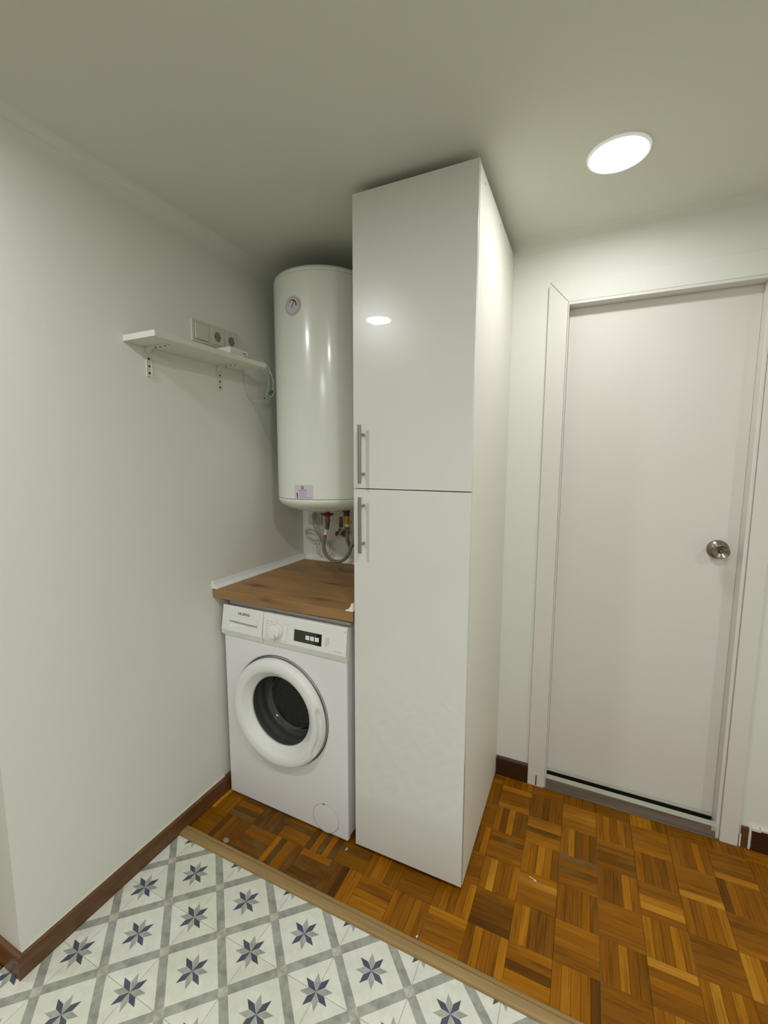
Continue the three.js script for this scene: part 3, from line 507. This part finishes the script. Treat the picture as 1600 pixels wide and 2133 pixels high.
// ------------------------------------------------------------------ water heater on the back wall
const BX = 0.303, BZ = 0.235, BR = 0.215;
{
  const t = thing('water_heater', 'tall white cylindrical electric water heater hung in the corner above the worktop', 'water heater', [BX, 0, BZ]);
  const body = mesh('tank_body', [lathe([[0.209, 1.2815], [BR, 1.2825], [BR, 2.1665], [0.2138, 2.1695], [0.211, 2.1705]], 96)], boilerWhite, t);
  mesh('top_cap', [lathe([[0.2095, 2.1695], [0.2135, 2.1715], [0.2142, 2.1755], [0.2125, 2.182], [0.206, 2.19], [0.17, 2.197], [0.1, 2.202], [0, 2.203]], 80)], boilerWhite, t);
  mesh('bottom_cap', [lathe([[0, 1.212], [0.06, 1.2135], [0.12, 1.221], [0.17, 1.235], [0.198, 1.2495], [0.211, 1.263], [0.2145, 1.273], [0.214, 1.2795], [0.209, 1.2805]], 80)], boilerWhite, t);
  for (const y of [1.95, 1.42]) mesh('wall_bracket', [box(-0.13, 0.13, y, y + 0.045, -0.235, -0.2, 0.002)], dullSteel, t);
  // temperature gauge on the curved front: local axes tangent/up/out
  const ga = Math.atan2(0.2919 - BX, 0.4497 - BZ), G = (g) => { g.translate(0, 0, BR - 0.0012); g.rotateY(ga); g.translate(0, 2.0425, 0); return g; };
  const X = (g) => { g.rotateX(Math.PI / 2); return g; };
  const ring = mesh('gauge', [G(X(lathe([[0, 0], [0.0365, 0], [0.0365, 0.003], [0.035, 0.0046], [0.033, 0.0046], [0.0318, 0.0032], [0, 0.0032]].reverse().reverse(), 48)))], phys('#c6c6bd', 0.25), t);
  mesh('gauge_seam', [G(X(lathe([[0.0322, 0.0036], [0.0316, 0.0046], [0.0308, 0.0036]], 48)))], std('#6f6d64', 0.5), ring);
  mesh('gauge_dial', [G(X(lathe([[0, 0.003], [0.031, 0.003], [0.031, 0.0038], [0, 0.0038]], 40)))], std('#c7c4c8', 0.4), ring);
  { // red crescent that grows from thin at the left to thick at the right
    const s = new THREE.Shape(), pts = [], inn = []; for (let i = 0; i <= 28; i++) { const q = i / 28, a = Math.PI * (1.03 - 1.05 * q); pts.push([0.0212 * Math.cos(a), 0.0235 * Math.sin(a)]); const w = 0.0006 + 0.0048 * Math.min(1, Math.max(0, (q - 0.15) / 0.45)); inn.push([(0.0212 - w) * Math.cos(a), (0.0235 - w) * Math.sin(a)]); }
    s.moveTo(...pts[0]); for (const p of pts) s.lineTo(...p); for (const p of inn.reverse()) s.lineTo(...p); s.closePath();
    const g = new THREE.ExtrudeGeometry(s, { depth: 0.0003, bevelEnabled: false }); g.translate(0, 0, 0.0038); mesh('gauge_scale', [G(g)], std('#8e1020', 0.5), ring);
    const n = box(-0.0011, 0.0011, -0.008, 0.0195, 0.0046, 0.0055, 0.0004); n.rotateZ(-0.5); mesh('gauge_needle', [G(n)], std('#4a1c20', 0.4), ring);
  }
  // sticker, wrapped round the tank
  {
    const cv = document.createElement('canvas'); cv.width = 512; cv.height = 340; const q = cv.getContext('2d');
    q.fillStyle = '#cfc9d2'; q.fillRect(0, 0, 512, 340);
    q.fillStyle = '#a3142c'; q.beginPath(); q.arc(234, 62, 40, 0, 7); q.fill(); q.strokeStyle = '#e6d6d8'; q.lineWidth = 9; q.beginPath(); q.arc(234, 64, 22, 2.2, 6.2); q.stroke(); q.fillStyle = '#e9c9c6'; q.beginPath(); q.arc(236, 70, 11, 0, 7); q.fill();
    q.fillStyle = '#7d2b4a'; q.font = 'bold 46px sans-serif'; q.textAlign = 'center'; q.fillText('WELCOME', 238, 148);
    q.fillStyle = '#8f1d33'; q.beginPath(); q.moveTo(72, 330); q.lineTo(66, 240); q.lineTo(36, 204); q.lineTo(44, 196); q.lineTo(66, 212); q.lineTo(74, 184); q.lineTo(90, 190); q.lineTo(96, 226); q.lineTo(112, 262); q.lineTo(104, 268); q.lineTo(98, 252); q.lineTo(94, 330); q.fill();
    q.fillStyle = '#9b4a5c'; for (const [y, w] of [[190, 210], [220, 206], [248, 204], [276, 180]]) { let x = 138; while (x < 138 + w) { const l = 16 + ((x * 7 + y * 3) % 26); q.fillRect(x, y - 5, Math.min(l, 138 + w - x), 9); x += l + 7; } }
    q.fillStyle = '#6d3f52'; for (let x = 138; x < 470; x += 34) q.fillRect(x, 300, 27, 8);
    const tx = new THREE.CanvasTexture(cv); tx.colorSpace = THREE.SRGBColorSpace;
    const a0 = Math.atan2(0.2815 - BX, 0.2139), a1 = Math.atan2(0.3665 - BX, 0.206);
    const g = new THREE.CylinderGeometry(BR + 0.0005, BR + 0.0005, 0.0575, 16, 1, true, a0, a1 - a0); g.translate(0, 1.3125, 0);
    mesh('sticker', g, new THREE.MeshStandardMaterial({ map: tx, roughness: 0.35, side: THREE.DoubleSide }), t);
  }
  // hot outlet with its red collar, cold inlet with black collar
  const hot = mesh('hot_outlet', [cyl(0.0105, 0.0105, 0.03, [0, 1.205, 0], 24)], dullSteel, t);
  mesh('collar', [lathe([[0.0105, 1.2], [0.029, 1.2], [0.0305, 1.198], [0.029, 1.1945], [0.017, 1.188], [0.0135, 1.187], [0.0105, 1.187]].reverse(), 32)], redPlastic, hot);
  mesh('cold_inlet', [cyl(0.0135, 0.0135, 0.03, [0.101, 1.21, 0], 24), box(0.086, 0.117, 1.2135, 1.2155, -0.012, 0.014, 0.0006)], blackPlastic, t);
}
// safety valve, hoses, tap, cords below the heater
{
  const vx = 0.4045, t = thing('safety_valve', 'brass safety valve with a black cap under the water heater', 'valve', [vx, 0, BZ]);
  mesh('cap', [cyl(0.0135, 0.0135, 0.017, [0, 1.2045, 0], 24)], blackPlastic, t);
  mesh('valve_body', [cyl(0.0125, 0.013, 0.038, [0, 1.177, 0], 8), rodX(0.006, 0.008, 0.022, 1.166, 0)], brass, t);
  mesh('outlet_collar', [cyl(0.009, 0.0095, 0.012, [0.001, 1.152, 0], 20)], agedWhite, t);
}
{
  const t = thing('hot_water_hose', 'braided grey hose with a red band curving down from the red collar', 'hose', [0, 0, 0]);
  mesh('hose', [tube([[0.2955, 1.122, BZ], [0.2895, 1.098, BZ], [0.2845, 1.08, BZ], [0.2805, 1.055, BZ], [0.281, 1.032, BZ], [0.293, 1.007, BZ], [0.315, 0.988, BZ], [0.351, 0.979, BZ], [0.387, 0.992, BZ], [0.413, 1.021, BZ], [0.428, 1.062, BZ], [0.436, 1.1, BZ - 0.03], [0.44, 1.14, BZ - 0.1], [0.44, 1.16, BZ - 0.19], [0.44, 1.16, 0.01]], 0.0078, 120, 14)], hoseGrey, t);
  mesh('hose_nut', [nut(0.0115, 0.012, [0.3045, 1.168, BZ]), cyl(0.0098, 0.0098, 0.024, [0.3045, 1.1755, BZ], 20)], dullSteel, t);
  mesh('ferrule', [tube([[0.3045, 1.163, BZ], [0.303, 1.145, BZ], [0.2995, 1.128, BZ]], 0.0092, 16, 16)], std('#5e5545', 0.4, { metalness: 0.6 }), t);
  mesh('sleeve', [tube([[0.2998, 1.13, BZ], [0.2955, 1.122, BZ], [0.2905, 1.102, BZ]], 0.0088, 12, 16)], std('#d3d2c6', 0.4), t);
  mesh('red_band', [tube([[0.2905, 1.102, BZ], [0.2865, 1.0885, BZ]], 0.0089, 8, 16)], std('#a44848', 0.45), t);
}
{
  const t = thing('cold_water_hose', 'short grey hose in a tight loop below the brass valve', 'hose', [0, 0, 0]);
  mesh('hose', [tube([[0.405, 1.135, BZ - 0.004], [0.401, 1.1, BZ - 0.008], [0.396, 1.065, BZ - 0.03], [0.397, 1.047, BZ - 0.045], [0.403, 1.053, BZ - 0.07], [0.407, 1.09, BZ - 0.1], [0.409, 1.13, BZ - 0.13], [0.41, 1.15, BZ - 0.18], [0.41, 1.15, 0.012]], 0.0085, 90, 14)], hoseGrey, t);
  mesh('hose_nut', [nut(0.012, 0.014, [0.405, 1.139, BZ - 0.003])], dullSteel, t);
}
{
  const t = thing('angle_valve', 'small metal stop valve on the wall between the two hoses', 'valve', [0, 0, 0]);
  mesh('pipe', [cyl(0.0088, 0.0088, 0.05, [0.262, 1.135, 0.045], 20), rodZ(0.009, 0.001, 0.045, 0.258, 1.08)], dullSteel, t);
  mesh('threaded_collar', [0, 1, 2].map(i => cyl(0.0105, 0.0105, 0.0045, [0.261, 1.127 - i * 0.0085, 0.045], 20)), std('#4b463b', 0.45, { metalness: 0.6 }), t);
  mesh('valve_body', [cyl(0.0115, 0.0125, 0.03, [0.2585, 1.085, 0.045], 16), rodX(0.0095, 0.236, 0.259, 1.075, 0.045)], dullSteel, t);
  mesh('knob', [rodX(0.0125, 0.234, 0.243, 1.073, 0.045, 8)], dullSteel, t);
  const t2 = thing('shutoff_tap', 'round dark metal tap low on the wall beside the stop valve', 'tap', [0, 0, 0]);
  mesh('tap_wheel', [rodZ(0.0165, 0.03, 0.048, 0.281, 1.076, 9)], std('#4f4a3c', 0.4, { metalness: 0.6 }), t2);
  mesh('tap_stem', [rodZ(0.008, 0.001, 0.03, 0.281, 1.076), rodZ(0.007, 0.047, 0.053, 0.281, 1.076)], dullSteel, t2);
}
{
  // double socket behind the hoses
  const t = thing('wall_socket', 'white socket plate low on the wall under the water heater', 'socket', [0, 0, 0]);
  mesh('plate', [box(0.038, 0.121, 1.108, 1.19, 0.0, 0.009, 0.003)], agedWhite, t);
  mesh('insert', [box(0.05, 0.109, 1.119, 1.179, 0.008, 0.0115, 0.002)], agedWhite, t);
  const c = thing('power_cord', 'pale power cord plugged into the low socket and coiled against the wall', 'cord', [0, 0, 0]);
  mesh('plug', [rodZ(0.018, 0.0118, 0.022, 0.079, 1.152, 24), rodZ(0.013, 0.022, 0.038, 0.083, 1.152, 20)], agedWhite, c);
  mesh('cable', [tube([[0.083, 1.152, 0.036], [0.092, 1.152, 0.043], [0.094, 1.135, 0.044], [0.093, 1.108, 0.04], [0.1, 1.081, 0.035], [0.112, 1.054, 0.03], [0.12, 1.035, 0.027], [0.124, 1.012, 0.022], [0.132, 0.985, 0.02], [0.142, 0.965, 0.02]], 0.004, 80, 10),
    tube([[0.12, 1.03, 0.014], [0.075, 1.075, 0.012], [0.04, 1.08, 0.014], [0.02, 1.066, 0.012], [0.028, 1.046, 0.014], [0.07, 1.028, 0.018], [0.105, 1.03, 0.014], [0.09, 1.05, 0.012], [0.05, 1.064, 0.018], [0.022, 1.052, 0.01], [0.034, 1.028, 0.01], [0.075, 1.006, 0.012], [0.11, 1.012, 0.014], [0.128, 1.018, 0.014]], 0.0036, 160, 8),
    tube([[0.118, 1.02, 0.018], [0.104, 0.99, 0.03], [0.113, 0.956, 0.032], [0.134, 0.949, 0.034], [0.147, 0.967, 0.026], [0.135, 1.0, 0.018], [0.118, 1.022, 0.02], [0.15, 1.015, 0.02], [0.176, 0.99, 0.022], [0.17, 0.96, 0.034], [0.145, 0.953, 0.034], [0.128, 0.99, 0.022], [0.122, 1.02, 0.018], [0.165, 1.012, 0.014], [0.192, 0.985, 0.018], [0.19, 0.956, 0.034], [0.17, 0.9475, 0.036]], 0.0036, 200, 8)], agedWhite, c);
  mesh('cable_tie', [(() => { const g = new THREE.TorusGeometry(0.011, 0.0016, 8, 24); g.rotateX(1.3); g.translate(0.12, 1.022, 0.02); return g; })()], std('#b5b19e', 0.5), c);
  single('drain_tube', [tube([[0.379, 1.166, 0.232], [0.355, 1.15, 0.16], [0.3, 1.11, 0.09], [0.272, 1.08, 0.075], [0.247, 1.054, 0.07], [0.216, 1.038, 0.05], [0.185, 1.028, 0.03], [0.165, 1.02, 0.012]], 0.003, 70, 8)], agedWhite, 'thin pale tube crossing the wall behind the hoses', 'tube');
}

// ------------------------------------------------------------------ shelf on the left wall
{
  const t = thing('wall_shelf', 'narrow white shelf on two angle brackets on the left wall', 'shelf', [0, 0, 0]);
  mesh('board', [box(0.001, 0.15, 1.8185, 1.837, 0.4465, 0.9585, 0.0008)], shelfWhite, t);
  for (const z of [0.872, 0.557]) {
    const b = mesh('bracket', [box(0.0005, 0.0035, 1.722, 1.8183, z - 0.0105, z + 0.0105, 0.0012), box(0.0005, 0.1, 1.8153, 1.8183, z - 0.0105, z + 0.0105, 0.0012), (() => { const s = new THREE.Shape(); s.moveTo(0.003, 1.8155); s.lineTo(0.016, 1.8155); s.quadraticCurveTo(0.005, 1.8135, 0.003, 1.798); s.closePath(); const g = new THREE.ExtrudeGeometry(s, { depth: 0.019, bevelEnabled: false }); g.translate(0, 0, z - 0.0095); return g; })(),
      box(0.0035, 0.0052, 1.723, 1.81, z - 0.0105, z - 0.0085), box(0.0035, 0.0052, 1.723, 1.81, z + 0.0085, z + 0.0105)], shelfWhite, t);
    for (const y of [1.734, 1.757, 1.781]) mesh('screw', [rodX(0.0036, 0.003, 0.0052, y, z, 14)], screwMetal, b);
    for (const x of [0.04, 0.064, 0.086]) mesh('screw', [cyl(0.0034, 0.0034, 0.002, [x, 1.8147, z], 14)], screwMetal, b);
  }
}
{
  const t = thing('switch_plate', 'three-gang white plate with a blank switch and two sockets above the shelf', 'switch plate', [0, 0, 0]);
  const y0 = 1.8855, y1 = 1.967, z0 = 0.4545, z1 = 0.6905;
  mesh('frame', [box(0.0, 0.009, y0, y1, z0, z1, 0.003)], agedWhite, t);
  const c = [0.6455, 0.5655, 0.4915];
  mesh('rocker', [box(0.008, 0.013, 1.897, 1.957, c[0] - 0.031, c[0] + 0.031, 0.0025)], agedWhite, t);
  mesh('rocker_gap', [box(0.0085, 0.0098, 1.8955, 1.9585, c[0] - 0.0325, c[0] + 0.0325)], std('#8d8a78', 0.7), t);
  for (const z of [c[1], c[2]]) {
    const s = new THREE.Shape(); s.moveTo(-0.031, -0.031); s.lineTo(0.031, -0.031); s.lineTo(0.031, 0.031); s.lineTo(-0.031, 0.031); s.closePath(); const h = new THREE.Path(); h.absarc(0, 0, 0.0195, 0, 7, true); s.holes.push(h);
    const g = new THREE.ExtrudeGeometry(s, { depth: 0.002, bevelEnabled: true, bevelSize: 0.001, bevelThickness: 0.001, bevelSegments: 2, curveSegments: 32 }); g.rotateY(Math.PI / 2); g.translate(0.0095, 1.927, z);
    const o = mesh('socket', [g], agedWhite, t);
    mesh('socket_well', [rodX(0.0205, 0.0085, 0.0098, 1.927, z, 32)], std('#8a8070', 0.6), o);
    mesh('pin_hole', [rodX(0.0024, 0.0095, 0.0103, 1.927, z - 0.0095, 12), rodX(0.0024, 0.0095, 0.0103, 1.927, z + 0.0095, 12)], blackPlastic, o);
  }
}
{
  const t = thing('router_box', 'small flat white network box lying on the wall shelf', 'router', [0, 1.837, 0]);
  mesh('case', [box(0.018, 0.128, 0.0005, 0.0305, 0.527, 0.6235, 0.002)], std('#d9d9cf', 0.45), t);
  mesh('port', [box(0.1275, 0.1284, 0.0165, 0.0195, 0.539, 0.556), box(0.1275, 0.1284, 0.008, 0.0095, 0.53, 0.547)], std('#3c3a33', 0.6), t);
  const c = thing('fibre_cable', 'thin white cable looping off the shelf end with a green connector', 'cable', [0, 0, 0]);
  const z = 0.4;
  mesh('cable', [tube([[0.06, 1.85, 0.528], [0.055, 1.858, 0.49], [0.05, 1.872, 0.43], [0.056, 1.876, 0.37], [0.081, 1.853, 0.36], [0.101, 1.824, 0.36], [0.112, 1.79, 0.36], [0.112, 1.76, 0.36], [0.107, 1.742, 0.36]], 0.0014, 90, 8),
    tube([[0.088, 1.728, 0.36], [0.098, 1.716, 0.36], [0.108, 1.733, 0.352], [0.11, 1.77, 0.352], [0.109, 1.79, 0.352], [0.1, 1.82, 0.37], [0.078, 1.842, 0.42], [0.06, 1.845, 0.5], [0.05, 1.846, 0.5275]], 0.0013, 90, 8),
    tube([[0.063, 1.842, 0.39], [0.081, 1.813, 0.36], [0.089, 1.782, 0.36], [0.086, 1.755, 0.36], [0.076, 1.729, 0.36], [0.064, 1.711, 0.36], [0.04, 1.703, 0.365], [0.02, 1.705, 0.38], [0.008, 1.718, 0.4], [0.005, 1.744, 0.41], [0.004, 1.779, 0.418], [0.003, 1.83, 0.424]], 0.0013, 90, 8),
    tube([[0.004, 1.744, 0.41], [0.003, 1.722, 0.396], [0.003, 1.691, 0.368], [0.003, 1.659, 0.344], [0.003, 1.6, 0.305], [0.003, 1.5, 0.24], [0.003, 1.35, 0.16], [0.003, 1.2, 0.1]], 0.0014, 70, 8)], cableWhite, c);
  const plug = (a, b, r) => tube([a, b], r, 2, 8);
  mesh('connector', [plug([0.107, 1.741, 0.36], [0.09, 1.729, 0.36], 0.0055), plug([0.106, 1.7405, 0.36], [0.1095, 1.7435, 0.36], 0.0035)], std('#1f7a3c', 0.45), c);
  mesh('connector_boot', [plug([0.067, 1.716, 0.36], [0.062, 1.711, 0.36], 0.0035)], std('#3a3a34', 0.5), c);
}

// ------------------------------------------------------------------ bits of debris on the floor
function lump(r, sx, sy, sz, s) { const g = new THREE.IcosahedronGeometry(r, 2), p = g.attributes.position; for (let i = 0; i < p.count; i++) { const x = p.getX(i), y = p.getY(i), z = p.getZ(i), k = 0.7 + 0.6 * vnoise(x / r * 1.6 + 10, y / r * 1.6 + z / r * 1.3 + 10, 64, 64, s); p.setXYZ(i, x * k * sx, Math.max(-0.4 * r, y * k) * sy, z * k * sz); } g.computeVertexNormals(); return g; }
{
  const a = lump(0.012, 1.1, 0.6, 0.8, 5); a.translate(0.1985, 0.004, 0.812); single('plaster_lump', [a], std('#8d8062', 0.9), 'beige crumb of plaster by the wooden floor strip near the washing machine', 'debris');
  const c = new THREE.BufferGeometry(); void c;
  const f = [box(-0.012, 0.012, 0, 0.0012, -0.0016, 0.0016, 0.0005), (() => { const g = box(-0.006, 0.006, 0, 0.0014, -0.0012, 0.0012, 0.0005); g.rotateY(0.7); g.translate(0.011, 0, 0.003); return g; })()];
  for (const g of f) { g.rotateY(-0.3); g.translate(1.272, 0.0, 0.474); }
  single('paint_flake', f, std('#dccfae', 0.8), 'thin curled pale shaving on the parquet in front of the door', 'debris');
  const s = lump(0.0028, 1, 0.8, 1.6, 9); s.translate(0.9735, 0.001, 0.818); single('paint_flake', [s], std('#e0dccb', 0.8), 'tiny white chip on the parquet in front of the cabinet', 'debris');
  const w = lump(0.0045, 0.8, 0.7, 1.5, 12); w.translate(0.631, 0.002, 0.648); single('plaster_lump', [w], std('#b9b3a0', 0.9), 'small pale crumb on the floor between washing machine and cabinet', 'debris');
}
renderer.render(scene, camera);
